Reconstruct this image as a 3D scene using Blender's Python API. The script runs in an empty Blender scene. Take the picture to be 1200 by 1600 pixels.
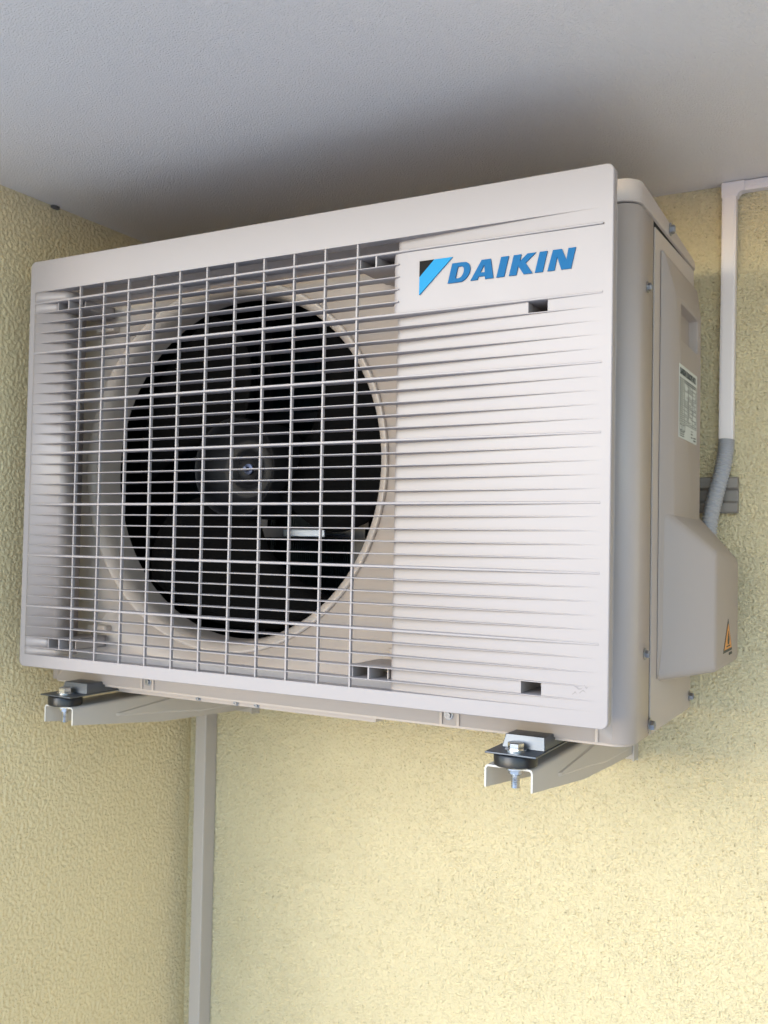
import bpy, bmesh, math, random
from mathutils import Vector, Matrix
random.seed(7)
S = bpy.context.scene
COL = S.collection
# ------------------------------------------------------------------ camera
# world: X right along the back wall, Y into the wall, Z up; the grille front is the plane y = 0
CAM_LOC = (0.9683778, -0.8404128, 0.1594356)
YAW, PITCH, ROLL, FPX = -0.5010382, 0.0315363, 0.0189116, 1519.026
cd = bpy.data.cameras.new('camera'); cam = bpy.data.objects.new('camera', cd); COL.objects.link(cam)
cd.sensor_fit = 'VERTICAL'; cd.sensor_height = 36.0; cd.sensor_width = 27.0
cd.lens = FPX * 36.0 / 1600.0
cd.clip_start = 0.02; cd.clip_end = 400
cy, sy, cp, sp = math.cos(YAW), math.sin(YAW), math.cos(PITCH), math.sin(PITCH)
fw = Vector((sy*cp, cy*cp, sp)); r0 = Vector((cy, -sy, 0)); u0 = r0.cross(fw)
rr = r0*math.cos(ROLL) + u0*math.sin(ROLL); uu = -r0*math.sin(ROLL) + u0*math.cos(ROLL)
M = Matrix((rr, uu, -fw)).transposed().to_4x4(); M.translation = Vector(CAM_LOC)
cam.matrix_world = M
cd.dof.use_dof = True; cd.dof.focus_distance = 0.93; cd.dof.aperture_fstop = 9.0
S.camera = cam
# ------------------------------------------------------------------ light
SUN_AZ = math.radians(21)      # light comes from the left front of the unit
SUN_EL = math.radians(18)
sd = Vector((-math.sin(SUN_AZ)*math.cos(SUN_EL), -math.cos(SUN_AZ)*math.cos(SUN_EL), math.sin(SUN_EL)))
w = bpy.data.worlds.new('World'); S.world = w; w.use_nodes = True
nt = w.node_tree; nt.nodes.clear()
wo = nt.nodes.new('ShaderNodeOutputWorld'); bg = nt.nodes.new('ShaderNodeBackground'); sk = nt.nodes.new('ShaderNodeTexSky')
sk.sky_type = 'NISHITA'; sk.sun_disc = False; sk.sun_elevation = SUN_EL; sk.sun_rotation = math.atan2(sd.x, sd.y)
sk.dust_density = 0.2; sk.air_density = 1.0; sk.ozone_density = 0.35
bg.inputs['Strength'].default_value = 0.15
nt.links.new(sk.outputs[0], bg.inputs[0]); nt.links.new(bg.outputs[0], wo.inputs[0])
sl = bpy.data.lights.new('sun', 'SUN'); sl.energy = 0.45; sl.angle = math.radians(34); sl.color = (1.0, 0.98, 0.985)
so = bpy.data.objects.new('sun', sl); COL.objects.link(so)
so.rotation_euler = (-sd).to_track_quat('-Z', 'Y').to_euler(); so.location = (-2, -4, 2)
S.view_settings.view_transform = 'Standard'; S.view_settings.look = 'None'
S.view_settings.exposure = 1.79; S.view_settings.gamma = 1.0; S.view_settings.use_curve_mapping = False

# ------------------------------------------------------------------ helpers
def link(o, parent=None):
    COL.objects.link(o)
    if parent: o.parent = parent
    return o
def obj(name, bm, mat, parent=None, smooth=False, ang=40):
    me = bpy.data.meshes.new(name); bmesh.ops.recalc_face_normals(bm, faces=bm.faces[:]); bm.to_mesh(me); bm.free()
    if mat: me.materials.append(mat)
    o = bpy.data.objects.new(name, me); link(o, parent)
    if smooth:
        for p in me.polygons: p.use_smooth = True
        me.set_sharp_from_angle(angle=math.radians(ang))
    return o
def thing(name, label, cat, loc=(0, 0, 0), group=None):
    o = bpy.data.objects.new(name, None); o.location = loc; o.empty_display_size = .05
    COL.objects.link(o); o['label'] = label; o['category'] = cat
    if group: o['group'] = group
    return o
def box(bm, x0, x1, y0, y1, z0, z1):
    v = [bm.verts.new(p) for p in ((x0,y0,z0),(x1,y0,z0),(x1,y1,z0),(x0,y1,z0),(x0,y0,z1),(x1,y0,z1),(x1,y1,z1),(x0,y1,z1))]
    for f in ((0,3,2,1),(4,5,6,7),(0,1,5,4),(1,2,6,5),(2,3,7,6),(3,0,4,7)): bm.faces.new([v[i] for i in f])
    return v
def hull(bm, pts):
    v = [bm.verts.new(p) for p in pts]
    r = bmesh.ops.convex_hull(bm, input=v)
    return v
def lathe(bm, prof, n=48, mat=Matrix(), close=False):
    """profile (r, h) spun about local Z, placed with mat"""
    rings = []
    for r, h in prof:
        if r < 1e-7: rings.append([bm.verts.new(mat @ Vector((0, 0, h)))]*n)
        else: rings.append([bm.verts.new(mat @ Vector((r*math.cos(2*math.pi*i/n), r*math.sin(2*math.pi*i/n), h))) for i in range(n)])
    m = len(rings)
    for k in range(m if close else m-1):
        a, b = rings[k], rings[(k+1) % m]
        for i in range(n):
            j = (i+1) % n; q = [a[i], a[j], b[j], b[i]]; u = []
            for x in q:
                if x not in u: u.append(x)
            if len(u) > 2:
                try: bm.faces.new(u)
                except ValueError: pass
def bevel(o, wd, seg=2, ang=30):
    m = o.modifiers.new('bevel', 'BEVEL'); m.width = wd; m.segments = seg; m.limit_method = 'ANGLE'; m.angle_limit = math.radians(ang)
    m.harden_normals = False
    return o
def extrude_poly(bm, pts2, f, h0, h1):
    a = [bm.verts.new(f(x, y, h0)) for x, y in pts2]; b = [bm.verts.new(f(x, y, h1)) for x, y in pts2]
    bm.faces.new(a); bm.faces.new(list(reversed(b)))
    n = len(a)
    for i in range(n): bm.faces.new([a[i], a[(i+1) % n], b[(i+1) % n], b[i]])
AXY = Matrix.Rotation(math.radians(90), 4, 'X')      # local +Z -> world -Y (towards the viewer)
AXX = Matrix.Rotation(math.radians(90), 4, 'Y')      # local +Z -> world +X
def T(x, y, z): return Matrix.Translation((x, y, z))

# ------------------------------------------------------------------ materials
def mat(name, col, rough=.5, metal=0., spec=.5, bump=None, var=0., varscale=8, coat=0., extra=None):
    """bump = list of (type, scale, strength, distance)"""
    m = bpy.data.materials.new(name); m.use_nodes = True; n = m.node_tree; b = n.nodes['Principled BSDF']
    b.inputs['Base Color'].default_value = (*col, 1); b.inputs['Roughness'].default_value = rough
    b.inputs['Metallic'].default_value = metal; b.inputs['Specular IOR Level'].default_value = spec
    b.inputs['Coat Weight'].default_value = coat
    tc = n.nodes.new('ShaderNodeTexCoord')
    if var:
        no = n.nodes.new('ShaderNodeTexNoise'); no.inputs['Scale'].default_value = varscale; no.inputs['Detail'].default_value = 6
        n.links.new(tc.outputs['Object'], no.inputs['Vector'])
        mx = n.nodes.new('ShaderNodeMix'); mx.data_type = 'RGBA'
        mx.inputs['A'].default_value = (*[c*(1-var) for c in col], 1); mx.inputs['B'].default_value = (*[min(1, c*(1+var)) for c in col], 1)
        n.links.new(no.outputs['Fac'], mx.inputs['Factor']); n.links.new(mx.outputs['Result'], b.inputs['Base Color'])
        rm = n.nodes.new('ShaderNodeMapRange'); rm.inputs['To Min'].default_value = max(0, rough-.08); rm.inputs['To Max'].default_value = rough+.08
        n.links.new(no.outputs['Fac'], rm.inputs['Value']); n.links.new(rm.outputs['Result'], b.inputs['Roughness'])
    prev = None
    for (kind, scale, strength, dist) in (bump or []):
        t = n.nodes.new('ShaderNodeTexNoise' if kind == 'n' else 'ShaderNodeTexVoronoi'); t.inputs['Scale'].default_value = scale
        if kind == 'n': t.inputs['Detail'].default_value = 3
        n.links.new(tc.outputs['Object'], t.inputs['Vector'])
        bp = n.nodes.new('ShaderNodeBump'); bp.inputs['Strength'].default_value = strength; bp.inputs['Distance'].default_value = dist
        n.links.new(t.outputs['Fac' if kind == 'n' else 'Distance'], bp.inputs['Height'])
        if prev: n.links.new(prev.outputs[0], bp.inputs['Normal'])
        prev = bp
    if prev: n.links.new(prev.outputs[0], b.inputs['Normal'])
    return m
M_grille = mat('grille_plastic', (.345,.308,.303), .42, bump=[('n', 900, .08, .0006)], var=.03, varscale=14)
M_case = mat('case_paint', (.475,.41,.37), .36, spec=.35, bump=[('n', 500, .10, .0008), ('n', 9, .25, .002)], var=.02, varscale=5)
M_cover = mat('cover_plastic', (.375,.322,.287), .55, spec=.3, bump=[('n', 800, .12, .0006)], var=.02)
M_bell = mat('bell_paint', (.49,.425,.382), .34, var=.03)
M_trunk = mat('trunking_plastic', (.49,.435,.39), .42, bump=[('n', 400, .05, .0005)], var=.03, varscale=12)
M_duct = mat('duct_plastic', (.80,.73,.71), .4, var=.02, varscale=12)
M_bracket = mat('bracket_powdercoat', (.52,.47,.42), .48, bump=[('n', 1400, .12, .0004)], var=.03)
M_raw = mat('bracket_cut_edge', (.58,.55,.50), .5)
M_zinc = mat('zinc_steel', (.15,.165,.19), .46, metal=1., bump=[('n', 120, .12, .001)], var=.12, varscale=60)
M_zincb = mat('zinc_bolt', (.72,.73,.74), .22, metal=1., var=.08, varscale=200)
M_screw = mat('screw_steel', (.35,.36,.38), .32, metal=1., var=.2, varscale=300)
M_rubber = mat('rubber_black', (.012,.012,.014), .33, bump=[('n', 300, .1, .0006)])
M_black = mat('fan_black', (.0016,.0015,.0018), .75, spec=.08, bump=[('n', 200, .05, .0006)])
M_hub = mat('hub_black', (.010,.010,.012), .5, spec=.25)
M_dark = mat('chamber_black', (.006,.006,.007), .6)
M_gap = mat('seam_black', (.004,.004,.004), .8)
M_flex = mat('conduit_grey', (.39,.385,.40), .45)
M_blue = mat('logo_blue', (.0,.108,.27), .5, spec=.15)
M_cyan = mat('logo_cyan', (.012,.25,.49), .5, spec=.15)
M_ink = mat('logo_black', (.006,.0055,.005), .6, spec=.15)
M_label = mat('label_paper', (.56,.59,.56), .4)
M_print = mat('label_print', (.05,.06,.06), .6, spec=.2)
M_orange = mat('warning_orange', (.62,.25,.035), .45)

def wall_mat(name, col, dark, grain, depth, pitscale):
    """rough-cast masonry paint: real relief (displacement) and sparse small pits"""
    m = bpy.data.materials.new(name); m.use_nodes = True; n = m.node_tree; b = n.nodes['Principled BSDF']
    m.displacement_method = 'BOTH'
    N_ = n.nodes.new; L_ = n.links.new
    b.inputs['Roughness'].default_value = .68; b.inputs['Specular IOR Level'].default_value = .35
    tc = N_('ShaderNodeTexCoord')
    def noise(sc, det, rough=.5):
        t = N_('ShaderNodeTexNoise'); t.inputs['Scale'].default_value = sc; t.inputs['Detail'].default_value = det; t.inputs['Roughness'].default_value = rough
        L_(tc.outputs['Object'], t.inputs['Vector']); return t.outputs['Fac']
    def math_(op, a, b_, c=None):
        t = N_('ShaderNodeMath'); t.operation = op
        for k, v in enumerate((a, b_, c)):
            if v is None: continue
            if isinstance(v, (int, float)): t.inputs[k].default_value = v
            else: L_(v, t.inputs[k])
        return t.outputs[0]
    def rng(v, a, b_, c, d, smooth=True):
        t = N_('ShaderNodeMapRange'); t.interpolation_type = 'SMOOTHSTEP' if smooth else 'LINEAR'
        for k, q in zip(('From Min', 'From Max', 'To Min', 'To Max'), (a, b_, c, d)): t.inputs[k].default_value = q
        L_(v, t.inputs['Value']); return t.outputs['Result']
    g = rng(noise(grain, 2., .45), .30, .68, 0, 1)
    mask = rng(noise(9, 3), .35, .65, .82, 1.)                    # the hand of the plasterer varies
    vo = N_('ShaderNodeTexVoronoi'); vo.inputs['Scale'].default_value = pitscale; L_(tc.outputs['Object'], vo.inputs['Vector'])
    sep = N_('ShaderNodeSeparateColor'); L_(vo.outputs['Color'], sep.inputs[0])
    rad = rng(sep.outputs[0], .45, 1., .0, .30)
    pit = math_('LESS_THAN', vo.outputs['Distance'], rad)
    pit_s = rng(math_('SUBTRACT', vo.outputs['Distance'], rad), -.12, .03, 1, 0)
    h = math_('MULTIPLY', g, mask)
    h = math_('SUBTRACT', h, math_('MULTIPLY', pit_s, .8))
    h = math_('ADD', h, math_('MULTIPLY', noise(14, 2), .4))
    d = N_('ShaderNodeDisplacement'); d.inputs['Midlevel'].default_value = .9; d.inputs['Scale'].default_value = depth
    L_(h, d.inputs['Height']); L_(d.outputs[0], n.nodes['Material Output'].inputs['Displacement'])
    mx = N_('ShaderNodeMix'); mx.data_type = 'RGBA'; mx.inputs['A'].default_value = (*col, 1); mx.inputs['B'].default_value = (*dark, 1)
    L_(math_('MAXIMUM', math_('MULTIPLY', pit_s, .5), rng(g, .0, .5, .12, 0)), mx.inputs['Factor'])  # shade of the relief's hollows painted into the colour; pits darkened too
    m2 = N_('ShaderNodeMix'); m2.data_type = 'RGBA'; m2.blend_type = 'MULTIPLY'; m2.inputs['Factor'].default_value = 1
    L_(mx.outputs['Result'], m2.inputs['A']); L_(rng(noise(3.2, 6, .6), .25, .75, .95, 1.03), m2.inputs['B'])
    L_(m2.outputs['Result'], b.inputs['Base Color'])
    return m
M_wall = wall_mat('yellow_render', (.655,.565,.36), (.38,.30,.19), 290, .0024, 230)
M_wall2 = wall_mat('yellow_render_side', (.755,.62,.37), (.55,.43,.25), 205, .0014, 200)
M_ceil = mat('ceiling_paint', (.93,.855,.80), .33, spec=.5, bump=[('n', 560, .95, .0024), ('v', 360, .3, .0012), ('n', 5, .3, .004)], var=.02, varscale=3)
M_floor = mat('bounce_floor_pale', (.78,.735,.74), .5, var=.04, varscale=2)
M_ground = mat('bounce_ground_pale', (.67,.645,.655), .8, var=.15, varscale=.5)

# ------------------------------------------------------------------ setting
WX, WY, CZ = -0.059, 0.40, 0.6075      # left wall, back wall, ceiling
FZ = -1.95
YO = -0.36                             # unseen front edge of ceiling and floor, set to let more light in
def struct(name, bm, m):
    o = obj(name, bm, m); o['kind'] = 'structure'; return o
def slab(name, m, *b):
    bm = bmesh.new(); box(bm, *b); return struct(name, bm, m)
def relief_wall(name, m, bx, f, u0, u1, v0, v1, step, flip):
    """wall slab with a finely divided face where its plaster relief is seen"""
    nu, nv = int((u1-u0)/step), int((v1-v0)/step)
    vs = [f(u0+(u1-u0)*i/nu, v0+(v1-v0)*j/nv) for j in range(nv+1) for i in range(nu+1)]
    k = nu+1
    if flip: fs = [(j*k+i, (j+1)*k+i, (j+1)*k+i+1, j*k+i+1) for j in range(nv) for i in range(nu)]
    else: fs = [(j*k+i, j*k+i+1, (j+1)*k+i+1, (j+1)*k+i) for j in range(nv) for i in range(nu)]
    b0 = len(vs); x0, x1, y0, y1, z0, z1 = bx
    vs += [(x0,y0,z0),(x1,y0,z0),(x1,y1,z0),(x0,y1,z0),(x0,y0,z1),(x1,y0,z1),(x1,y1,z1),(x0,y1,z1)]
    fs += [tuple(b0+q for q in f_) for f_ in ((0,3,2,1),(4,5,6,7),(0,1,5,4),(1,2,6,5),(2,3,7,6),(3,0,4,7))]
    me = bpy.data.meshes.new(name); me.from_pydata(vs, [], fs); me.materials.append(m)
    me.polygons.foreach_set('use_smooth', [True]*(len(fs)-6)+[False]*6)
    o = bpy.data.objects.new(name, me); COL.objects.link(o); o['kind'] = 'structure'; return o
relief_wall('wall_back', M_wall, (WX-.2, 1.95, WY+.003, WY+.2, FZ-.1, CZ+.2), lambda u, v: (u, WY, v), WX-.01, 1.25, -.82, CZ+.004, .0012, False)
relief_wall('wall_left', M_wall2, (WX-.2, WX-.003, -.22, WY+.05, FZ-.1, CZ+.2), lambda u, v: (WX, u, v), -.215, WY+.004, -.82, CZ+.004, .0016, False)
slab('unseen_shade_wall', mat('shade_wall_brown', (.34,.30,.27), .8), 1.75, 1.95, YO, WY, FZ-.1, CZ+.2)  # unseen wall added to keep sky light off the unit's right side
slab('ceiling', M_ceil, WX, 1.75, YO, WY, CZ, CZ+.2)
slab('floor', M_floor, WX, 1.75, YO, WY, FZ-.1, FZ)  # unseen floor added to bounce light upwards, kept pale for that
bm = bmesh.new(); box(bm, -150, 150, -150, 150, FZ-.5, FZ-.4); struct('ground', bm, M_ground)  # unseen pale sheet added to throw daylight up under the ceiling

# ================================================================== OUTDOOR UNIT
unit = thing('air_conditioner', 'beige wall-mounted air conditioner outdoor unit with slatted front grille and round fan opening', 'air conditioner', (.36, .2, -.025))
UO = Vector(unit.location)
def up(name, bm, m, parent=None, **k):
    """part of the unit: built in world coordinates, stored relative to the unit's empty"""
    for v in bm.verts: v.co -= UO
    return obj(name, bm, m, parent or unit, **k)
CX0, CX1, CY0, CY1, CZ0, CZ1 = -.026, .738, .068, .337, -.025, .4865
RC = .019
FCX, FCZ, FR = .2570, .2455, .2165
# --- front casing: flat face with a round hole, corners wrapping to the side seams
bm = bmesh.new()
N = 160
xa, xb = CX0+RC, CX1-RC
angs = sorted(set([2*math.pi*i/N for i in range(N)] + [math.atan2(z-FCZ, x-FCX) % (2*math.pi) for x in (xa, xb) for z in (CZ0, CZ1)]))
def rect_hit(a):
    dx, dz = math.cos(a), math.sin(a); t = 1e9
    if dx > 1e-9: t = min(t, (xb-FCX)/dx)
    if dx < -1e-9: t = min(t, (xa-FCX)/dx)
    if dz > 1e-9: t = min(t, (CZ1-FCZ)/dz)
    if dz < -1e-9: t = min(t, (CZ0-FCZ)/dz)
    return FCX+dx*t, FCZ+dz*t
inner = [bm.verts.new((FCX+FR*math.cos(a), CY0, FCZ+FR*math.sin(a))) for a in angs]
outer = []
for a in angs:
    x, z = rect_hit(a); outer.append(bm.verts.new((x, CY0, z)))
for i in range(len(angs)):
    j = (i+1) % len(angs); bm.faces.new([inner[i], outer[i], outer[j], inner[j]])
def wrap(sgn, ys):
    x_c = CX1-RC if sgn > 0 else CX0+RC
    pr = [(x_c + sgn*RC*math.sin(t), CY0+RC-RC*math.cos(t)) for t in [math.pi/2*i/10 for i in range(11)]] + [(CX1 if sgn > 0 else CX0, ys)]
    c0 = [bm.verts.new((x, y, CZ0)) for x, y in pr]; c1 = [bm.verts.new((x, y, CZ1)) for x, y in pr]
    for i in range(len(pr)-1): bm.faces.new([c0[i], c0[i+1], c1[i+1], c1[i]])
wrap(1, .1290); wrap(-1, CY1)
bmesh.ops.remove_doubles(bm, verts=bm.verts[:], dist=1e-5)
fc = up('front_casing', bm, M_case, smooth=True, ang=30)
so_ = fc.modifiers.new('thickness', 'SOLIDIFY'); so_.thickness = .0015; so_.offset = -1
# raised fan plate on the casing, joints and the pressed border
bm = bmesh.new()
# pressed vertical rib lines either side of the fan
box(bm, .0165, .0195, CY0-.0035, CY0+.001, .03, .452); up('pressed_rib', bm, M_case)
bm = bmesh.new(); box(bm, .489, .4905, CY0-.003, CY0+.001, .03, .452); up('pressed_rib', bm, M_case)
# bell mouth
bm = bmesh.new()
pr = [(FR+.0022, .0004), (FR+.0016, .0026), (FR+.0004, .0034), (FR-.0010, .0030), (FR-.0065, .0000), (FR-.0095, -.0045), (FR-.0112, -.0100), (FR-.0120, -.0170), (FR-.0120, -.0420), (FR-.0095, -.0430), (FR-.0075, -.0120), (FR-.0030, -.0014)]
lathe(bm, pr, 160, T(FCX, CY0, FCZ) @ AXY, close=True)
up('bell_mouth', bm, M_bell, smooth=True, ang=60)
# dark fan chamber (open box) with the finned heat exchanger at its back
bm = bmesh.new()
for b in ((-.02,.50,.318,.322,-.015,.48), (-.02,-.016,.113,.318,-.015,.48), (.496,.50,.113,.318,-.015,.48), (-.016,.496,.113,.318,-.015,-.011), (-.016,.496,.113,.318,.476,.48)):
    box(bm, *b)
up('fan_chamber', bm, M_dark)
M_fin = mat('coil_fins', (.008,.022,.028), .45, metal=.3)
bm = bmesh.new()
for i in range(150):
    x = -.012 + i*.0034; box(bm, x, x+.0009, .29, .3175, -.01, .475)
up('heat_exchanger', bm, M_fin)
# motor bracket
bm = bmesh.new()
for x in (.175, .335): box(bm, x-.011, x+.011, .255, .262, -.009, .474)
box(bm, .165, .345, .248, .2545, .164, .176)
box(bm, .165, .345, .248, .2545, .32, .332)
up('motor_bracket', bm, mat('bracket_dull_zinc', (.06,.062,.07), .4, metal=.8), smooth=False)
bm = bmesh.new(); box(bm, .262, .324, .183, .187, .1650, .1745)  # separate bluish bar added for the bright reflection behind the fan
box(bm, .270, .316, .187, .2475, .168, .1705)
o = up('glint_bar', bm, mat('glint_steel', (.40,.47,.60), .5, metal=1., bump=[('n', 90, .2, .001)])); bevel(o, .001, 2)
bm = bmesh.new(); lathe(bm, [(0, .03), (.04, .03), (.052, .022), (.052, -.03), (0, -.03)], 40, T(FCX, .225, FCZ) @ AXY)
up('fan_motor', bm, M_black, smooth=True)
# fan: cupped hub and three blades
fan = bpy.data.objects.new('fan', None); fan.location = Vector((FCX, .13, FCZ)) - UO; link(fan, unit)
FO = Vector((FCX, .13, FCZ))
bm = bmesh.new()
prof = [(.060, -.030), (.060, .043), (.0585, .0455), (.056, .0445), (.0535, .036), (.047, .022), (.036, .017), (.034, .0155), (.031, .0165), (.027, .0145), (.0235, .017), (.019, .0135), (.015, .017), (.011, .014), (.0, .014)]
lathe(bm, prof, 72, AXY)
obj('fan_hub', bm, M_hub, fan, smooth=True, ang=70)
bm = bmesh.new()
lathe(bm, [(0, .0245), (.0026, .0242), (.0029, .018), (.0065, .017), (.0065, .014), (0, .014)], 24, AXY)
obj('hub_bolt', bm, mat('hub_steel', (.09,.11,.18), .45, metal=1.), fan, smooth=True, ang=35)
for k in range(3):
    bm = bmesh.new(); rows = []
    a0 = 2*math.pi*k/3 - .05
    for i in range(12):
        r = .055 + (.196-.055)*i/11; row = []
        span = .85 + .45*math.sin(i/11*2.0)
        for j in range(10):
            t = j/9 - .5
            a = a0 + span*t*1.15 + .5*(i/11)**1.6
            d = .040*t*(1.0) + .006*math.cos(t*3)
            row.append(bm.verts.new((r*math.cos(a), d-.005, r*math.sin(a))))
        rows.append(row)
    for i in range(11):
        for j in range(9): bm.faces.new([rows[i][j], rows[i+1][j], rows[i+1][j+1], rows[i][j+1]])
    b = obj('fan_blade', bm, M_black, fan, smooth=True, ang=80)
    m = b.modifiers.new('thickness', 'SOLIDIFY'); m.thickness = .003
# --- right side panel, rear, lid, base
bm = bmesh.new()
y0 = .1362
v = box(bm, CX1-.0015, CX1, y0, CY1-.02, CZ0, CZ1)
for q in v:
    if q.co.z > .4: q.co.z = .4815 if q.co.y < .2 else .4868
up('side_panel', bm, M_case)
bm = bmesh.new()       # rear corner post with rounded edge + back
pts = [(CX1-.0002, CY1-.0195)] + [(CX1-.006+.0058*math.cos(t), CY1-.006+.006*math.sin(t)) for t in [math.pi/2*i/6 for i in range(7)]] + [(CX0+.002, CY1), (CX0+.002, CY1-.003), (CX1-.01, CY1-.003), (CX1-.01, CY1-.0195)]
extrude_poly(bm, pts, lambda x, y, h: (x, y, h), CZ0, CZ1)
up('rear_panel', bm, M_case, smooth=True, ang=40)
bm = bmesh.new(); box(bm, .50, CX1-.006, .112, CY1-.008, CZ0+.004, .505)
box(bm, CX0+.004, .4995, .326, CY1-.006, CZ0+.004, .505)
box(bm, CX1-.0055, CX1-.0013, .1275, .1375, CZ0+.001, CZ1)
box(bm, CX1-.0055, CX1-.0014, .125, CY1-.022, .480, .4885)
up('inner_shell', bm, M_gap)
def plan(d, r=RC, n=8):
    x0, x1, yy0, yy1 = CX0-d, CX1+d, CY0-d, CY1+d; p = []
    for cx, cyy, rr_, s in ((x1-r, yy0+r, r, -90), (x1-.008, yy1-.008, .008, 0), (x0+.008, yy1-.008, .008, 90), (x0+r, yy0+r, r, 180)):
        for i in range(n+1):
            t = math.radians(s + 90*i/n); p.append((cx+rr_*math.cos(t), cyy+rr_*math.sin(t)))
    return p
bm = bmesh.new()
rings = []
for d, h, in ((.0005, .4880), (.0012, .4885), (.0012, .5075), (0.0004, .5100), (-.002, .5112), (-.02, .5117)):
    rings.append([bm.verts.new((x, y, h - (0 if h < .5 else (y-.07)*.045))) for x, y in plan(d)])
for a, b in zip(rings, rings[1:]):
    for i in range(len(a)): bm.faces.new([a[i], a[(i+1) % len(a)], b[(i+1) % len(a)], b[i]])
bm.faces.new(rings[0]); bm.faces.new(rings[-1])
up('top_lid', bm, M_case, smooth=True, ang=35)
bm = bmesh.new()       # base pan lip and the pressed rib under it
extrude_poly(bm, plan(-.0035), lambda x, y, h: (x, y, h), CZ0-.003, CZ0+.006)
hull(bm, [(.0,.093,CZ0-.0032),(.4535,.093,CZ0-.0032),(.4500,.095,CZ0-.0120),(.0,.095,CZ0-.0120),(.0,.120,CZ0-.0032),(.4535,.120,CZ0-.0032),(.4500,.118,CZ0-.0120),(.0,.118,CZ0-.0120)])
up('base_pan', bm, M_case)
bm = bmesh.new()
lathe(bm, [(0, .010), (.036, .010), (.036, -.004), (.030, -.010), (0, -.010)], 40, T(.285, .215, -.036))
up('drain_socket', bm, M_flex, smooth=True)
bm = bmesh.new()       # tabs at the front screws
for x in (.137, .155, .541, .560, .703):
    bm = bmesh.new(); box(bm, x, x+.0028, CY0-.0018, CY0+.001, CZ0+.0004, -.004); up('screw_tab', bm, M_case)
# --- side cover with the bulging valve cover and the grip pocket
def conv(name, parts, m, bev, pocket=None, parent=None):
    base = None
    for k, pts in enumerate(parts):
        bm = bmesh.new(); hull(bm, pts)
        o = up(name if k == 0 else 'tmp', bm, m, parent)
        if k == 0: base = o
        else:
            md = base.modifiers.new('u', 'BOOLEAN'); md.operation = 'UNION'; md.object = o; md.solver = 'EXACT'
    tmp = [md.object for md in base.modifiers]
    if pocket:
        bm = bmesh.new(); hull(bm, pocket); o = up('tmp', bm, m, parent)
        md = base.modifiers.new('d', 'BOOLEAN'); md.operation = 'DIFFERENCE'; md.object = o; md.solver = 'EXACT'; tmp.append(o)
    bevel(base, bev, 3, 22)
    bpy.context.view_layer.update()
    dg = bpy.context.evaluated_depsgraph_get()
    me = bpy.data.meshes.new_from_object(base.evaluated_get(dg)); base.modifiers.clear(); base.data = me
    for t in tmp: bpy.data.objects.remove(t, do_unlink=True)
    for p in me.polygons: p.use_smooth = True
    me.set_sharp_from_angle(angle=math.radians(50))
    return base
A_ = [(.7385, .160, .025), (.7385, .332, .025), (.7385, .160, .467), (.7385, .332, .467),
      (.7495, .182, .12), (.7495, .315, .12), (.7495, .182, .424), (.7495, .315, .424), (.7425, .164, .461), (.7425, .328, .461),(.7445, .331, .12),(.7445, .331, .43)]
B_ = [(.7385, .161, .023), (.7385, .350, .023), (.7385, .161, .2075), (.7385, .350, .2065),
      (.7885, .205, .0325), (.7885, .347, .0325), (.7885, .205, .1565), (.7885, .347, .1465)]
B_[2] = (.7385, .161, .2075); B_[3] = (.7385, .350, .2065)
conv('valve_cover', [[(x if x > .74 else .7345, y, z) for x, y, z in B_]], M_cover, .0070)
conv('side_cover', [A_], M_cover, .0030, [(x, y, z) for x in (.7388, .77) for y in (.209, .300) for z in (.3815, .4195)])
# rating label
NX = .7496
bm = bmesh.new(); box(bm, NX-.001, NX+.0002, .1995, .2935, .2765, .3545)
lab = up('rating_label', bm, M_label)
def text_mesh(name, s, size, m, place, parent, bold=0., ext=.00015):
    cu = bpy.data.curves.new(name, 'FONT'); cu.body = s; cu.size = size; cu.extrude = ext; cu.offset = bold; cu.resolution_u = 3
    o = bpy.data.objects.new(name, cu); COL.objects.link(o); bpy.context.view_layer.update()
    me = bpy.data.meshes.new_from_object(o.evaluated_get(bpy.context.evaluated_depsgraph_get()))
    bpy.data.objects.remove(o, do_unlink=True)
    me.transform(place); me.transform(Matrix.Translation(-UO)); me.materials.clear(); me.materials.append(m)
    o = bpy.data.objects.new(name, me); link(o, parent); return o
SIDE = Matrix(((0, 0, 1, 0), (1, 0, 0, 0), (0, 1, 0, 0), (0, 0, 0, 1)))     # text x -> world y, text y -> world z, text normal -> world +x
t = text_mesh('label_heading', 'DAIKIN EUROPE N.V.', .0088, M_print, T(NX+.0003, .2035, .3445) @ SIDE, lab, .0004)
bm = bmesh.new()
random.seed(3)
X0, X1 = NX, NX+.0004
def ln(y0, y1, z0, z1): box(bm, X0, X1, y0, y1, z0, z1)
z = .3395
for k in range(22):                    # table rows
    y = .2035
    ln(y, y+.016+random.random()*.004, z, z+.0007)
    if k > 1:
        yy = .228
        while yy < .286:
            d = .004+random.random()*.009
            if random.random() < .62: ln(yy, min(yy+d, .288), z, z+.0007)
            yy += d+.002
    else: ln(y+.022, .286, z, z+.0011)
    z -= .00215
for yy in (.2025, .226, .246, .268, .2895): ln(yy, yy+.0004, .293, .341)
for zz in (.2925, .3120, .3290): ln(.2025, .2899, zz, zz+.0004)
for (a, b, c, d) in ((.2035,.214,.2845,.2855),(.2035,.214,.2905,.2915),(.2035,.2042,.2845,.2915),(.2133,.214,.2845,.2915),
                     (.219,.229,.2845,.2853),(.219,.2198,.2845,.2915),(.229,.2298,.2845,.2915),(.219,.2298,.2907,.2915),
                     (.262,.270,.2815,.2825),(.262,.270,.2850,.2862),(.262,.270,.2883,.2890),(.276,.287,.2790,.2803),(.276,.287,.2820,.2832)):
    ln(a, b, c, d)
for k in range(3): ln(.2035, .226, .2785+k*.0022, .2793+k*.0022)
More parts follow.
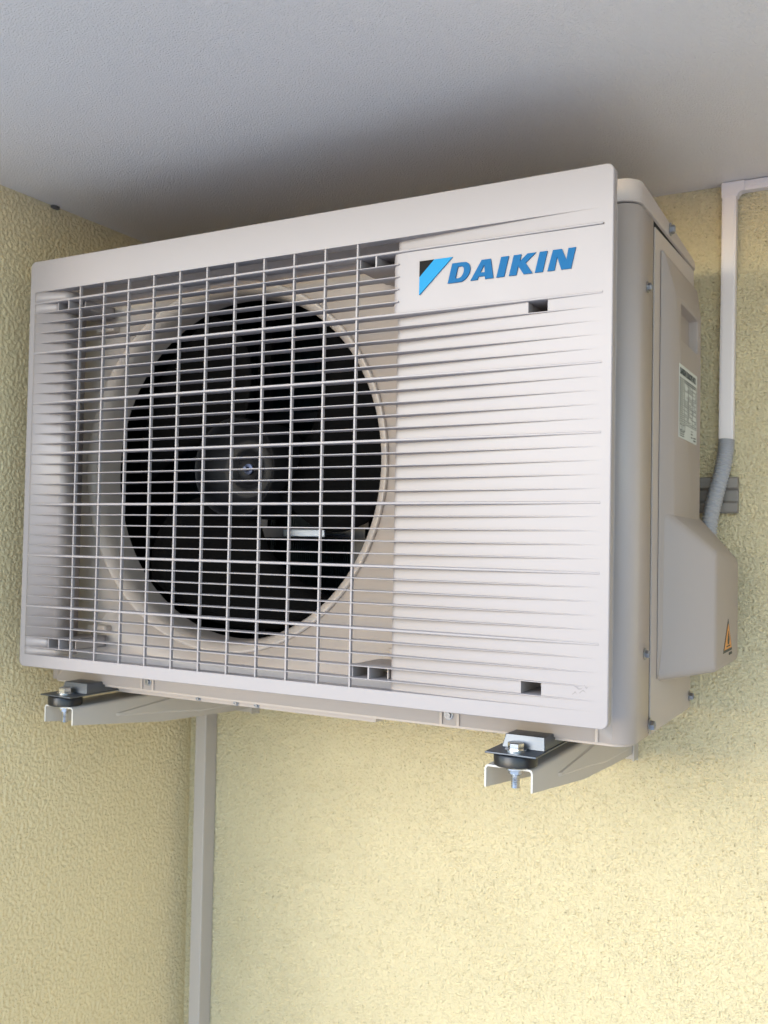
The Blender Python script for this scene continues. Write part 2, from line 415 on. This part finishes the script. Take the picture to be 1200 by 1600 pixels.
up('label_print', bm, M_print, lab)
# warning triangle on the bulge
TX = .7886
bm = bmesh.new()
def tri(bm, y0, y1, ytop, z0, z1, x0, x1):
    extrude_poly(bm, [(y0, z0), (y1, z0), (ytop, z1)], lambda a, b, h: (h, a, b), x0, x1)
tri(bm, .2445, .3005, .2745, .0480, .0835, TX-.001, TX+.0002); wt = up('warning_label', bm, M_print)
bm = bmesh.new(); tri(bm, .2500, .2955, .2744, .0512, .0785, TX, TX+.0005); up('warning_field', bm, M_orange, wt)
bm = bmesh.new()
extrude_poly(bm, [(.270, .0560), (.2775, .0560), (.280, .0610), (.2765, .0670), (.2755, .0640), (.2735, .0705), (.2715, .0650), (.2695, .0610)], lambda a, b, h: (h, a, b), TX+.0003, TX+.0008)
box(bm, TX+.0003, TX+.0008, .2625, .2845, .0535, .0548); box(bm, TX-.001, TX+.0003, .281, .300, .0435, .0463)
up('warning_symbol', bm, M_print, wt)
# --- screws
def hex_screw(name, m4, r, hgt, m, parent, washer=1.45, cross=True):
    bm = bmesh.new()
    lathe(bm, [(0, .0002), (r*washer, .0002), (r*washer, .0010), (r*washer*.9, .0013), (0, .0013)], 24, m4)
    for a in (0,):
        n = 6; rings = []
        for rad, h in ((r, .0012), (r, hgt*.85), (r*.88, hgt), (r*.55, hgt), (r*.5, hgt-.0008)):
            rings.append([bm.verts.new(m4 @ Vector((rad*math.cos(2*math.pi*i/n+.3), rad*math.sin(2*math.pi*i/n+.3), h))) for i in range(n)])
        for p, q in zip(rings, rings[1:]):
            for i in range(n): bm.faces.new([p[i], p[(i+1) % n], q[(i+1) % n], q[i]])
        bm.faces.new(rings[-1])
    if cross:
        for a in (math.pi/4, -math.pi/4):
            mm_ = m4 @ Matrix.Rotation(a, 4, 'Z'); vs = box(bm, -r*.45, r*.45, -r*.12, r*.12, hgt-.0009, hgt-.0002)
            for q in vs: q.co = mm_ @ q.co
    for v in bm.verts: v.co -= UO
    return obj(name, bm, m, parent, smooth=True, ang=30)
R_ = AXX
for (y, z, r) in ((.107, .4135, .0040), (.111, .0565, .0040)):
    hex_screw('screw', T(CX1, y, z) @ R_, r, .0045, M_screw, unit)
hex_screw('screw', T(CX1, .1335, -.0155) @ R_, .0052, .0055, M_screw, unit)
hex_screw('screw', T(CX1, .325, -.0115) @ R_, .0042, .0050, M_screw, unit)
hex_screw('screw', T(CX1+.0012, .198, .4970) @ R_, .0048, .0050, M_screw, unit)
for x in (.148, .5505): hex_screw('screw', T(x, CY0, -.0148) @ AXY, .0036, .0035, M_screw, unit)
for x in (.205, .262, .292): hex_screw('screw', T(x, .0942, CZ0-.0085) @ AXY, .0024, .0035, M_screw, unit, cross=False)

# --- feet under the unit: galvanised channel, hex bolt, rubber disc
M_edge = M_zinc
def foot(cx):
    bm = bmesh.new()
    a, b = -.0215, .0215
    top, fl = -.0285, -.0345
    hgt_top = -.0215
    # flange plate
    box(bm, cx-.0235, cx+.027, .012, .345, fl-.0011, fl+.0007)
    # hat: front cap leaning back and two side webs, top
    hull(bm, [(cx+a+.004, .040, fl+.0008), (cx+b+.004, .040, fl+.0008), (cx+a+.007, .0425, -.0215), (cx+b+.003, .0425, -.0215),
              (cx+a+.004, .335, fl+.0008), (cx+b+.004, .335, fl+.0008), (cx+a+.008, .335, -.0290), (cx+b+.002, .335, -.0290), (cx+a+.008, .066, -.0215), (cx+b+.002, .066, -.0215)])
    o = up('foot', bm, M_zinc); bevel(o, .0016, 3, 30)
    for p in o.data.polygons: p.use_smooth = True
    o.data.set_sharp_from_angle(angle=math.radians(35))
    bx, by = cx+.0005, .030
    bm = bmesh.new()
    lathe(bm, [(.0, .0006), (.0105, .0006), (.0105, .0020), (.0095, .0022), (0, .0022)], 32, T(bx, by, fl))
    n = 6; rings = []
    for rad, h in ((.0078, .0020), (.0078, .0078), (.0070, .0086), (.0, .0088)):
        rings.append([bm.verts.new((bx+rad*math.cos(2*math.pi*i/n+.12), by+rad*math.sin(2*math.pi*i/n+.12), fl+h)) for i in range(n)])
    for p, q in zip(rings, rings[1:]):
        for i in range(n): bm.faces.new([p[i], p[(i+1) % n], q[(i+1) % n], q[i]])
    bmesh.ops.remove_doubles(bm, verts=bm.verts[:], dist=1e-6)
    for v in bm.verts: v.co -= UO
    bo = obj('foot_bolt', bm, M_zincb, unit, smooth=True, ang=25)
    bm = bmesh.new()       # stud, nut below the bracket
    pr = [(0, 0)]; z = 0
    for k in range(9):
        pr += [(.0037, z), (.0042, z-.0008)]; z -= .0016
    pr += [(.0034, z), (0, z-.0006)]
    lathe(bm, pr, 20, T(bx, by, -.0545))
    lathe(bm, [(0, 0), (.0092, 0), (.0092, -.0015), (.0072, -.0025), (.0068, -.0052), (.0045, -.0062), (0, -.0062)], 24, T(bx, by, -.0498))
    for v in bm.verts: v.co -= UO
    obj('bolt_shank', bm, M_zincb, bo, smooth=True, ang=25)
    bm = bmesh.new()
    lathe(bm, [(0, -.0473), (.0192, -.0473), (.0206, -.0462), (.0206, -.0372), (.0196, -.0360), (0, -.0359)], 48, T(bx, by, 0))
    for v in bm.verts: v.co -= UO
    obj('rubber_mount', bm, M_rubber, unit, smooth=True, ang=40)
foot(.6375); foot(.0485)

# ------------------------------------------------------------------ FRONT GRILLE
GW, GH = .7338, .5
gr = bpy.data.objects.new('front_grille', None); gr.location = Vector((0, 0, 0)) - UO; link(gr, unit)
def gp(name, bm, m, parent=None, **k): return obj(name, bm, m, parent or gr, **k)
PZ, NB, SB = .4473, 35, .01245
ZT, ZB = .4612, .0147                 # opening edges
XL0, XR0 = .009, .7255                # where the solid flanks start
bars = [PZ - SB*k for k in range(NB)]
# outer frame: rounded plate border with a returned rim
def rrect(x0, x1, z0, z1, r, n=6):
    p = []
    for cx, cz, s in ((x1-r, z1-r, 0), (x0+r, z1-r, 90), (x0+r, z0+r, 180), (x1-r, z0+r, 270)):
        for i in range(n+1):
            t = math.radians(s+90*i/n); p.append((cx+r*math.cos(t), cz+r*math.sin(t)))
    return p
bm = bmesh.new()
ro = [(0.0, .0008, .007), (.0008, 0., .0065)]
def ring(ins, y, r): return [bm.verts.new((x, y, z)) for x, z in rrect(ins, GW-ins, ins, GH-ins, r)]
r_back = ring(0.0, .0105, .007); r_a = ring(0., .0008, .007); r_b = ring(.0008, 0., .0062); r_bi = ring(.0022, .0105, .005); r_ci = ring(.0022, .003, .005)
nn = len(r_a)
for p, q in ((r_back, r_a), (r_a, r_b), (r_bi, r_back), (r_ci, r_bi)):
    for i in range(nn): bm.faces.new([p[i], p[(i+1) % nn], q[(i+1) % nn], q[i]])
# front face between the rim and the inner rectangle: bridge by bands
def inner_rect(y): return [(XR0, ZT), (XL0, ZT), (XL0, ZB), (XR0, ZB)]
iv = [bm.verts.new((x, 0, z)) for x, z in inner_rect(0)]
seg = nn//4
for c in range(4):
    loop = r_b[c*seg:(c+1)*seg]
    for i in range(len(loop)-1): bm.faces.new([loop[i], loop[i+1], iv[c]])
    nx = r_b[((c+1)*seg) % nn]
    bm.faces.new([loop[-1], nx, iv[(c+1) % 4], iv[c]])
# return of the opening (top and bottom lips look back into the grille)
iv2 = [bm.verts.new((x, .014, z)) for x, z in inner_rect(0)]
for c in (0, 2): bm.faces.new([iv[c], iv[(c+1) % 4], iv2[(c+1) % 4], iv2[c]])
gp('grille_frame', bm, M_grille, smooth=True, ang=30)
# solid flanks: surface that sinks behind the bars towards the fan opening, then rolls back
def d_right(x):
    t = max(0., min(1., (XR0-x)/(XR0-.512))); return .0108*t**1.4
def d_left(x):
    t = max(0., min(1., (x-XL0)/(.050-XL0))); return .0088*t**1.6
def prof_right():
    xs = [XR0 - (XR0-.5185)*i/26 for i in range(27)]
    p = [(x, d_right(x)) for x in xs]; y0 = p[-1][1]
    for i in range(1, 8):
        t = math.pi/2*i/7; p.append((.5185-.0075*math.sin(t), y0+.0075*(1-math.cos(t))))
    p.append((.5107, y0+.026)); return p
def prof_left():
    xs = [XL0 + (.047-XL0)*i/14 for i in range(15)]
    p = [(x, d_left(x)) for x in xs]; y0 = p[-1][1]
    for i in range(1, 9):
        t = math.pi/2*i/8; p.append((.047+.011*math.sin(t), y0+.014*(1-math.cos(t))))
    p.append((.0585, y0+.030)); return p
def sheet(bm, prof, zs, holes=()):
    vs = {}
    def V(x, y, z):
        k = (round(x, 6), round(y, 6), round(z, 6))
        if k not in vs: vs[k] = bm.verts.new((x, y, z))
        return vs[k]
    for z0, z1 in zip(zs, zs[1:]):
        xs = prof
        for (x0, y0), (x1, y1) in zip(xs, xs[1:]):
            if any(h[2]-1e-6 <= z0 and z1 <= h[3]+1e-6 and min(x0, x1) >= h[0]-1e-6 and max(x0, x1) <= h[1]+1e-6 for h in holes): continue
            bm.faces.new([V(x0, y0, z0), V(x1, y1, z0), V(x1, y1, z1), V(x0, y0, z1)])
def with_breaks(prof, f, brk):
    p = list(prof)
    for b in brk: p.append((b, f(b)))
    return sorted(p, key=lambda q: q[0])
LZ0, LZ1 = bars[5], bars[0]
holes = [(.6545, .6735, bars[6]+.0007, bars[5]-.0014), (.6525, .6722, bars[34]+.0007, bars[33]-.0007)]
def zlist(z0, z1):
    zs = [z0, z1]
    for h in holes:
        for q in h[2:]:
            if z0 < q < z1: zs.append(q)
    return sorted(zs)
bm = bmesh.new()
pr_ = prof_right(); flat = [q for q in pr_ if q[0] >= .5184]; roll = [q for q in pr_ if q[0] < .5184]
pr2 = list(reversed(roll)) + with_breaks(flat, d_right, [.6545, .6735, .6525, .6722])
sheet(bm, pr2, zlist(ZB, LZ0), holes); sheet(bm, pr2, [LZ1, ZT])
for h in holes:
    y0, y1 = d_right(h[0]), .055
    x0, x1, z0, z1 = h
    c = [(x0, z0), (x1, z0), (x1, z1), (x0, z1)]
    for (a, b) in zip(c, c[1:]+c[:1]):
        bm.faces.new([bm.verts.new((a[0], d_right(a[0]), a[1])), bm.verts.new((b[0], d_right(b[0]), b[1])), bm.verts.new((b[0], y1, b[1])), bm.verts.new((a[0], y1, a[1]))])
o = gp('solid_flank', bm, M_grille, smooth=True, ang=30)
bm = bmesh.new(); lhole = (.046, .064, bars[1], bars[0])
sheet(bm, prof_left(), [ZB, bars[34]]); sheet(bm, prof_left(), [bars[33], bars[1]]); sheet(bm, prof_left(), [bars[0], ZT])
short = [q for q in prof_left() if q[0] <= .0425]; short.append((.0425, .05))
sheet(bm, short, [bars[1], bars[0]]); sheet(bm, short, [bars[34], bars[33]])
o = gp('solid_flank', bm, M_grille, smooth=True, ang=40)
m = o.modifiers.new('thickness', 'SOLIDIFY'); m.thickness = .0016; m.offset = -1
# logo plate
bm = bmesh.new()
p = [(XR0+.004, .0004), (.60, .0006), (.530, .0010), (.5195, .0018)]
for i in range(1, 8):
    t = math.pi/2*i/7; p.append((.5195-.0085*math.sin(t), .0018+.0085*(1-math.cos(t))))
p.append((.5108, .038))
sheet(bm, p, [LZ0, LZ1-.0016])
a = [q for q in p]; z = LZ1-.0016      # upper edge of the plate, returned backwards
for (x0, y0), (x1, y1) in zip(a, a[1:]):
    if y1 < .03: bm.faces.new([bm.verts.new(v) for v in ((x0, y0, z), (x1, y1, z), (x1, .014, z), (x0, .014, z))])
gp('logo_plate', bm, M_grille, smooth=True, ang=40)
# horizontal and vertical bars of the grid
bm = bmesh.new()
def hbar(x0, x1, z, t, pr=0., taper=0.):
    """fin: rounded front edge, drafted towards the back, pointed ends"""
    D = .0135; h = t/2
    sec = [(-pr+.0004, -h*.7), (-pr, -h*.3), (-pr, h*.3), (-pr+.0004, h*.7), (.003, h), (D, h*.8), (D, -h*.8), (.003, -h)]
    a = [bm.verts.new((x0, y, z+q)) for y, q in sec]; b = [bm.verts.new((x1, y, z+q)) for y, q in sec]
    bm.faces.new(a); bm.faces.new(list(reversed(b)))
    for i in range(8): bm.faces.new([a[i], a[(i+1) % 8], b[(i+1) % 8], b[i]])
for k, z in enumerate(bars):
    thick = (k % 5 == 0)
    if 1 <= k <= 4: hbar(.0095, .5195, z, .0015)
    else: hbar(.0095, .7245, z, .0031 if thick else .0015, .0005 if thick else 0.)
def vbar(x, z0, z1, t=.0018, y0=.0012, y1=.0048):
    v = box(bm, x-t/2, x+t/2, y0, y1, z0, z1)
vx = [.0845 + .03868*k for k in range(11)]
for x in vx: vbar(x, ZB-.001, ZT+.001)
gp('bar_grid', bm, M_grille, smooth=True, ang=30)
# mounting posts: deep shelves joining the grille to the casing at its four corners
def tower(x0, x1, zt, zb, dv, skirt=None):
    bm = bmesh.new()
    for z in (zt, zb): box(bm, x0, x1, .002, CY0-.006, z-.0007, z+.0007)
    box(bm, x0, x0+.0014, .004, CY0-.006, zb, zt); box(bm, x1-.0014, x1, .012, CY0-.006, zb, zt)
    box(bm, x0, x1, CY0-.009, CY0-.0075, zb, zt)
    o = gp('mounting_post', bm, M_grille)
    bm = bmesh.new(); box(bm, dv-.0009, dv+.0009, .0006, .03, zb, zt); gp('post_rib', bm, M_grille, o)
    bm = bmesh.new(); mx = dv+.5*(x1-dv)
    lathe(bm, [(0, .0018), (.0024, .0014), (.0026, 0), (0, 0)], 16, T(mx, CY0-.0092, (zt+zb)/2) @ AXY)
    gp('post_screw', bm, M_ink, o)
tower(.0445, .0830, bars[0], bars[1], .0665)
tower(.4725, .5100, bars[0], bars[1], .4935)
tower(.0445, .0830, bars[33], bars[34], .0665)
tower(.4725, .5100, bars[33], bars[34], .4935)
# retaining tabs on the casing next to the posts
for (x, z) in ((.070, .418), (.500, .418), (.070, .050), (.500, .050)):
    s = -1 if z > .2 else 1
    bm = bmesh.new(); box(bm, x-.016, x+.016, CY0-.012, CY0+.001, min(z, z-s*.010), max(z, z-s*.010))
    o = up('retaining_tab', bm, M_case); bevel(o, .003, 3)
# rub marks near the lower right corner of the panel
random.seed(11)
bm = bmesh.new()
for (cx_, cz_, l_, w_) in ((.7065, .0345, .0085, .0011), (.7105, .0310, .0065, .0009), (.7035, .0290, .0050, .0007), (.7140, .0360, .0040, .0010)):
    top = []; bot = []
    for i in range(9):
        t = i/8; hw = w_*math.sin(math.pi*t)*(.5+random.random()*.7)+.00008
        x = cx_+l_*(t-.5); z = cz_+.0012*math.sin(t*5+cx_*900)+.0006*random.random()
        yy = d_right(x)-.00006
        top.append(bm.verts.new((x, yy, z+hw))); bot.append(bm.verts.new((x, yy, z-hw)))
    for i in range(8): bm.faces.new([top[i], top[i+1], bot[i+1], bot[i]])
gp('rub_mark', bm, mat('rub_mark_grey', (.265,.238,.235), .5))
# emblem and lettering (raised print on the plate)
YF, YB = -.0006, .0012
def plate(name, polys, m, holes_=None, parent=gr):
    bm = bmesh.new()
    for pl in polys:
        pts = [(x/1000, z/1000) for x, z in pl]
        a = [bm.verts.new((x, YF, z)) for x, z in pts]; b = [bm.verts.new((x, YB, z)) for x, z in pts]
        n = len(a)
        f = bm.faces.new(a); bm.faces.new(list(reversed(b)))
        for i in range(n): bm.faces.new([a[i], a[(i+1) % n], b[(i+1) % n], b[i]])
    o = obj(name, bm, m, parent); return o
plate('emblem_corner', [[(542.8,434.6),(558.3,434.6),(542.8,419.3)]], M_ink)
plate('emblem_stripe', [[(558.7,434.6),(578.0,434.6),(542.8,401.5),(542.8,418.9)]], M_cyan)
B0, T0 = 409.4, 428.3
def arc(cx, cz, rx, rz, a0, a1, n=10): return [(cx+rx*math.cos(math.radians(a0+(a1-a0)*i/n)), cz+rz*math.sin(math.radians(a0+(a1-a0)*i/n))) for i in range(n+1)]
sh = .24
def S_(pts): return [(x + sh*(z-B0), z) for x, z in pts]
# D as an open loop band (outer then inner), joined at the left stem so that it stays one polygon
Do = S_([(573.3, B0), (573.3, T0)] + [(583.0, T0)] + arc(585.5, (B0+T0)/2, 8.6, 9.45, 78, -78, 14) + [(583.0, B0)])
Di = S_([(580.3, 413.3)] + [(583.3, 413.3)] + arc(584.0, (B0+T0)/2, 3.6, 5.5, -80, 80, 10) + [(583.3, 424.4), (580.3, 424.4)])
def with_hole(outer, inner_):
    """single polygon with a zero-width bridge from outer[0] to inner_[0]"""
    return outer + [outer[0]] + inner_ + [inner_[0]]
letters = bpy.data.objects.new('brand_lettering', None); link(letters, gr)
def letter(name, outer, inner_=None):
    cu = bpy.data.curves.new(name, 'CURVE'); cu.dimensions = '2D'; cu.fill_mode = 'BOTH'; cu.extrude = .0008
    for pts in [outer] + ([inner_] if inner_ else []):
        sp_ = cu.splines.new('POLY'); sp_.points.add(len(pts)-1); sp_.use_cyclic_u = True
        for q, (x, z) in zip(sp_.points, pts): q.co = (x/1000, z/1000, 0, 1)
    o = bpy.data.objects.new(name, cu); COL.objects.link(o); bpy.context.view_layer.update()
    me = bpy.data.meshes.new_from_object(o.evaluated_get(bpy.context.evaluated_depsgraph_get()))
    bpy.data.objects.remove(o, do_unlink=True)
    me.transform(T(0, .0002, 0) @ AXY); me.materials.clear(); me.materials.append(M_blue)
    o = bpy.data.objects.new(name, me); link(o, letters); return o
letter('letter', Do, Di)
letter('letter', [(597.0,B0),(608.4,T0-.3),(617.5,T0-.3),(620.3,B0),(611.9,B0),(611.6,412.3),(605.4,412.3),(603.9,B0)], [(611.0,423.3),(611.7,416.0),(607.2,416.0)])
letter('letter', [(628.0,T0),(635.6,T0),(631.2,B0),(623.4,B0)])
letter('letter', [(640.5,T0),(648.0,T0),(646.5,421.8),(654.0,T0),(662.3,T0),(652.2,419.7),(659.0,B0),(650.4,B0),(645.0,417.6),(643.2,B0),(635.9,B0)])
letter('letter', [(665.8,T0),(673.2,T0),(668.8,B0),(661.2,B0)])
letter('letter', [(678.4,T0),(686.8,T0),(691.0,417.9),(693.0,T0),(699.8,T0),(695.5,B0),(686.4,B0),(682.4,421.6),(680.0,B0),(673.3,B0)])

# ================================================================== WALL BRACKETS
def bracket(cx, label):
    b = thing('wall_bracket', label, 'bracket', (cx, WY, -.1), 'steel wall brackets carrying the unit')
    O = Vector(b.location); w2, t = .0240, .0018
    def bp(name, bm, m, par=None, **k):
        for v in bm.verts: v.co -= O
        return obj(name, bm, m, par or b, **k)
    bm = bmesh.new()
    zt = -.0475; y0, y1 = .020, WY-.004
    r = .004; n = 4
    # C section swept from front to wall: webs grow deeper towards the wall
    def web_bot(y):
        P_ = [(.020, -.0688), (.18, -.0880), (.30, -.0945), (.396, -.0985)]
        for (a, za), (c, zc) in zip(P_, P_[1:]):
            if y <= c: return za + (zc-za)*(y-a)/(c-a)
        return P_[-1][1]
    rings = []
    for y in (.020, .06, .12, .18, .24, .30, .396):
        zb = web_bot(y); o_ = [(-w2, zb)]
        o_ += [(-w2+r-r*math.cos(math.pi/2*i/n), zt-r+r*math.sin(math.pi/2*i/n)) for i in range(n+1)]
        o_ += [(w2-r+r*math.sin(math.pi/2*i/n), zt-r+r*math.cos(math.pi/2*i/n)) for i in range(n+1)]
        o_ += [(w2, zb), (w2-t, zb)]
        ri = r-t
        o_ += [(w2-r+ri*math.cos(math.pi/2*i/n), zt-r+ri*math.sin(math.pi/2*i/n)) for i in range(n+1)]
        o_ += [(-w2+r-ri*math.sin(math.pi/2*i/n), zt-r+ri*math.cos(math.pi/2*i/n)) for i in range(n+1)]
        o_ += [(-w2+t, zb)]
        rings.append([bm.verts.new((cx+x, y, z)) for x, z in o_])
    m_ = len(rings[0])
    for p_, q_ in zip(rings, rings[1:]):
        for i in range(m_): bm.faces.new([p_[i], p_[(i+1) % m_], q_[(i+1) % m_], q_[i]])
    # end caps as quads between the outer and inner outline
    half = m_//2
    for rg in (rings[0], rings[-1]):
        for i in range(half-1):
            bm.faces.new([rg[i], rg[i+1], rg[m_-2-i], rg[m_-1-i]])
    arm = bp('arm', bm, M_bracket, smooth=True, ang=35)
    # cut edge at the front
    bm = bmesh.new()
    out_, in_ = rings_front(cx, w2, t, r, n, zt, web_bot(.02))
    for i in range(len(out_)-1):
        vs = [out_[i], out_[i+1], in_[i+1], in_[i]]
        f0 = [bm.verts.new((x, .0192, z)) for x, z in vs]; f1 = [bm.verts.new((x, .0202, z)) for x, z in vs]
        bm.faces.new(f0); bm.faces.new(f1[::-1])
        for k in range(4): bm.faces.new([f0[k], f0[(k+1) % 4], f1[(k+1) % 4], f1[k]])
    bmesh.ops.remove_doubles(bm, verts=bm.verts[:], dist=1e-6)
    bp('cut_edge', bm, M_raw, arm)
    # pressed stiffener on the outer faces of the webs
    for s in (1, -1):
        bm = bmesh.new(); x0 = cx+s*(w2-.0004); x1 = cx+s*(w2+.0016)
        P0 = [(.090, -.0640), (.225, -.0545), (.36, -.0545), (.36, -.089), (.26, -.0860), (.19, -.0775), (.092, -.0685)]
        P1 = [(.098, -.0650), (.227, -.0570), (.355, -.0570), (.355, -.0865), (.262, -.0835), (.192, -.0755), (.098, -.0675)]
        a = [bm.verts.new((x0, y, z)) for y, z in P0]; c = [bm.verts.new((x1, y, z)) for y, z in P1]
        for i in range(len(a)): bm.faces.new([a[i], a[(i+1) % 7], c[(i+1) % 7], c[i]])
        bm.faces.new(c); bm.faces.new(a[::-1])
        bp('stiffener', bm, M_bracket, arm)
    bm = bmesh.new()
    box(bm, cx-w2-.0025, cx+w2+.0025, WY-.0035, WY-.0005, -.108, .245)
    box(bm, cx-w2-.0025, cx-w2-.0005, WY-.022, WY-.0035, -.106, .245); box(bm, cx+w2+.0005, cx+w2+.0025, WY-.022, WY-.0035, -.106, .245)
    bp('upright', bm, M_bracket)
    return b
def rings_front(cx, w2, t, r, n, zt, zb):
    o_ = [(-w2, zb)] + [(-w2+r-r*math.cos(math.pi/2*i/n), zt-r+r*math.sin(math.pi/2*i/n)) for i in range(n+1)] + [(w2-r+r*math.sin(math.pi/2*i/n), zt-r+r*math.cos(math.pi/2*i/n)) for i in range(n+1)] + [(w2, zb)]
    ri = r-t
    i_ = [(-w2+t, zb)] + [(-w2+r-ri*math.cos(math.pi/2*i/n), zt-r+ri*math.sin(math.pi/2*i/n)) for i in range(n+1)] + [(w2-r+ri*math.sin(math.pi/2*i/n), zt-r+ri*math.cos(math.pi/2*i/n)) for i in range(n+1)] + [(w2-t, zb)]
    return [(cx+x, z) for x, z in o_], [(cx+x, z) for x, z in i_]
bracket(.635, 'beige steel bracket under the right end of the unit, nearest the warning label')
bracket(.0495, 'beige steel bracket under the left end of the unit, beside the corner trunking')
# wall rail the brackets hang from
rail = thing('mounting_rail', 'grey horizontal mounting rail on the yellow wall, its end showing behind the corrugated conduit', 'rail', (.4, WY, .225))
bm = bmesh.new()
pts = [(WY-.0005, .203), (WY-.010, .203), (WY-.0115, .2045), (WY-.0115, .2155), (WY-.005, .2175), (WY-.005, .2310), (WY-.0115, .2335), (WY-.0115, .2455), (WY-.010, .247), (WY-.0005, .247)]
bm = bmesh.new(); extrude_poly(bm, pts, lambda y, z, h: (h-.4, y-WY, z-.225), .02, .780)
o = obj('rail_profile', bm, mat('rail_grey', (.22,.195,.17), .5), rail); bevel(o, .0012, 2)

# ================================================================== TRUNKING AND CONDUIT
def top_mesh(name, bm, m, label, cat, origin, **k):
    O = Vector(origin)
    for v in bm.verts: v.co -= O
    o = obj(name, bm, m, **k); o.location = O; o['label'] = label; o['category'] = cat; return o
bm = bmesh.new()
v = box(bm, -.0265, -.0055, .3715, WY-.0005, FZ+.01, -.09)
o = top_mesh('cable_trunking', bm, M_trunk, 'beige vertical trunking in the corner running down from under the left bracket', 'trunking', (-.016, WY, FZ)); bevel(o, .0012, 2)
for q in o.data.vertices:
    pass
# white duct at upper right
DY = .3865
dt = thing('wall_duct', 'white plastic cable duct on the yellow wall, turning a corner under the ceiling', 'cable duct', (.765, WY, .28))
DO = Vector(dt.location)
def dp(name, bm, m, **k):
    for v in bm.verts: v.co -= DO
    return obj(name, bm, m, dt, **k)
bm = bmesh.new(); v = box(bm, .7595, .7765, DY, WY-.0005, .2885, .6005)
for q in v:
    if q.co.z < .4: q.co.x -= .0020
v = box(bm, .7612, .7748, DY-.0007, DY+.0010, .2886, .5900)
for q in v:
    if q.co.z < .4: q.co.x -= .0020
o = dp('vertical_duct', bm, M_duct); bevel(o, .0015, 2)
bm = bmesh.new(); box(bm, .784, 1.6, DY+.0005, WY-.0006, .5945, .6065); box(bm, .784, 1.6, DY-.0006, DY+.0008, .5985, .6025)
o = dp('horizontal_duct', bm, M_duct); bevel(o, .0010, 2)
bm = bmesh.new()
pts = [(.7588, .588), (.7775, .588), (.7785, .5915), (.7815, .5938), (.7855, .5942), (.7855, .6070), (.7588, .6070)]
extrude_poly(bm, pts, lambda x, z, h: (x, h, z), DY-.0012, WY-.0004)
o = dp('duct_elbow', bm, M_duct); bevel(o, .001, 2)
# corrugated conduit
bm = bmesh.new()
path = [Vector(p) for p in ((.7665, .390, .292), (.7655, .388, .275), (.762, .383, .250), (.7565, .375, .222), (.7525, .366, .195), (.7515, .358, .165), (.7515, .352, .135))]
def cr(p, t):
    n = len(p)-1; s = min(int(t*n), n-1); u = t*n-s
    g = lambda i: p[max(0, min(n, i))]
    a, b, c, d = g(s-1), g(s), g(s+1), g(s+2)
    return .5*((2*b)+(c-a)*u+(2*a-5*b+4*c-d)*u*u+(3*b-a-3*c+d)*u**3)
NS = 44*6; rings = []
for i in range(NS+1):
    t = i/NS; c = cr(path, t); d = (cr(path, min(1, t+.01))-cr(path, max(0, t-.01))).normalized()
    ax = d.orthogonal().normalized(); ax = Vector((1, 0, 0)); ax = (ax-d*ax.dot(d)).normalized(); ay = d.cross(ax)
    r = .0083 + .0015*(.5+.5*math.sin(2*math.pi*i/6))
    rings.append([bm.verts.new(c + ax*r*math.cos(2*math.pi*k/28) + ay*r*math.sin(2*math.pi*k/28)) for k in range(28)])
for a, b in zip(rings, rings[1:]):
    for k in range(28): bm.faces.new([a[k], a[(k+1) % 28], b[(k+1) % 28], b[k]])
bm.faces.new(rings[0]); bm.faces.new(rings[-1])
top_mesh('corrugated_conduit', bm, M_flex, 'grey corrugated conduit curving from the white duct down behind the valve cover', 'conduit', (.76, .38, .2), smooth=True, ang=70)
# little clump of paint or cobweb where left wall meets the ceiling
bm = bmesh.new()
bmesh.ops.create_icosphere(bm, subdivisions=3, radius=.004)
for v in bm.verts: v.co *= 1+.5*random.random(); v.co.z *= .5; v.co.y *= 1.4
o = top_mesh('plaster_lump', bm, mat('lump_grey', (.14,.125,.11), .9), 'small dark lump of plaster where the left wall meets the ceiling', 'plaster lump', (0, 0, 0), smooth=True)
o.location = (WX+.002, .087, CZ-.002)
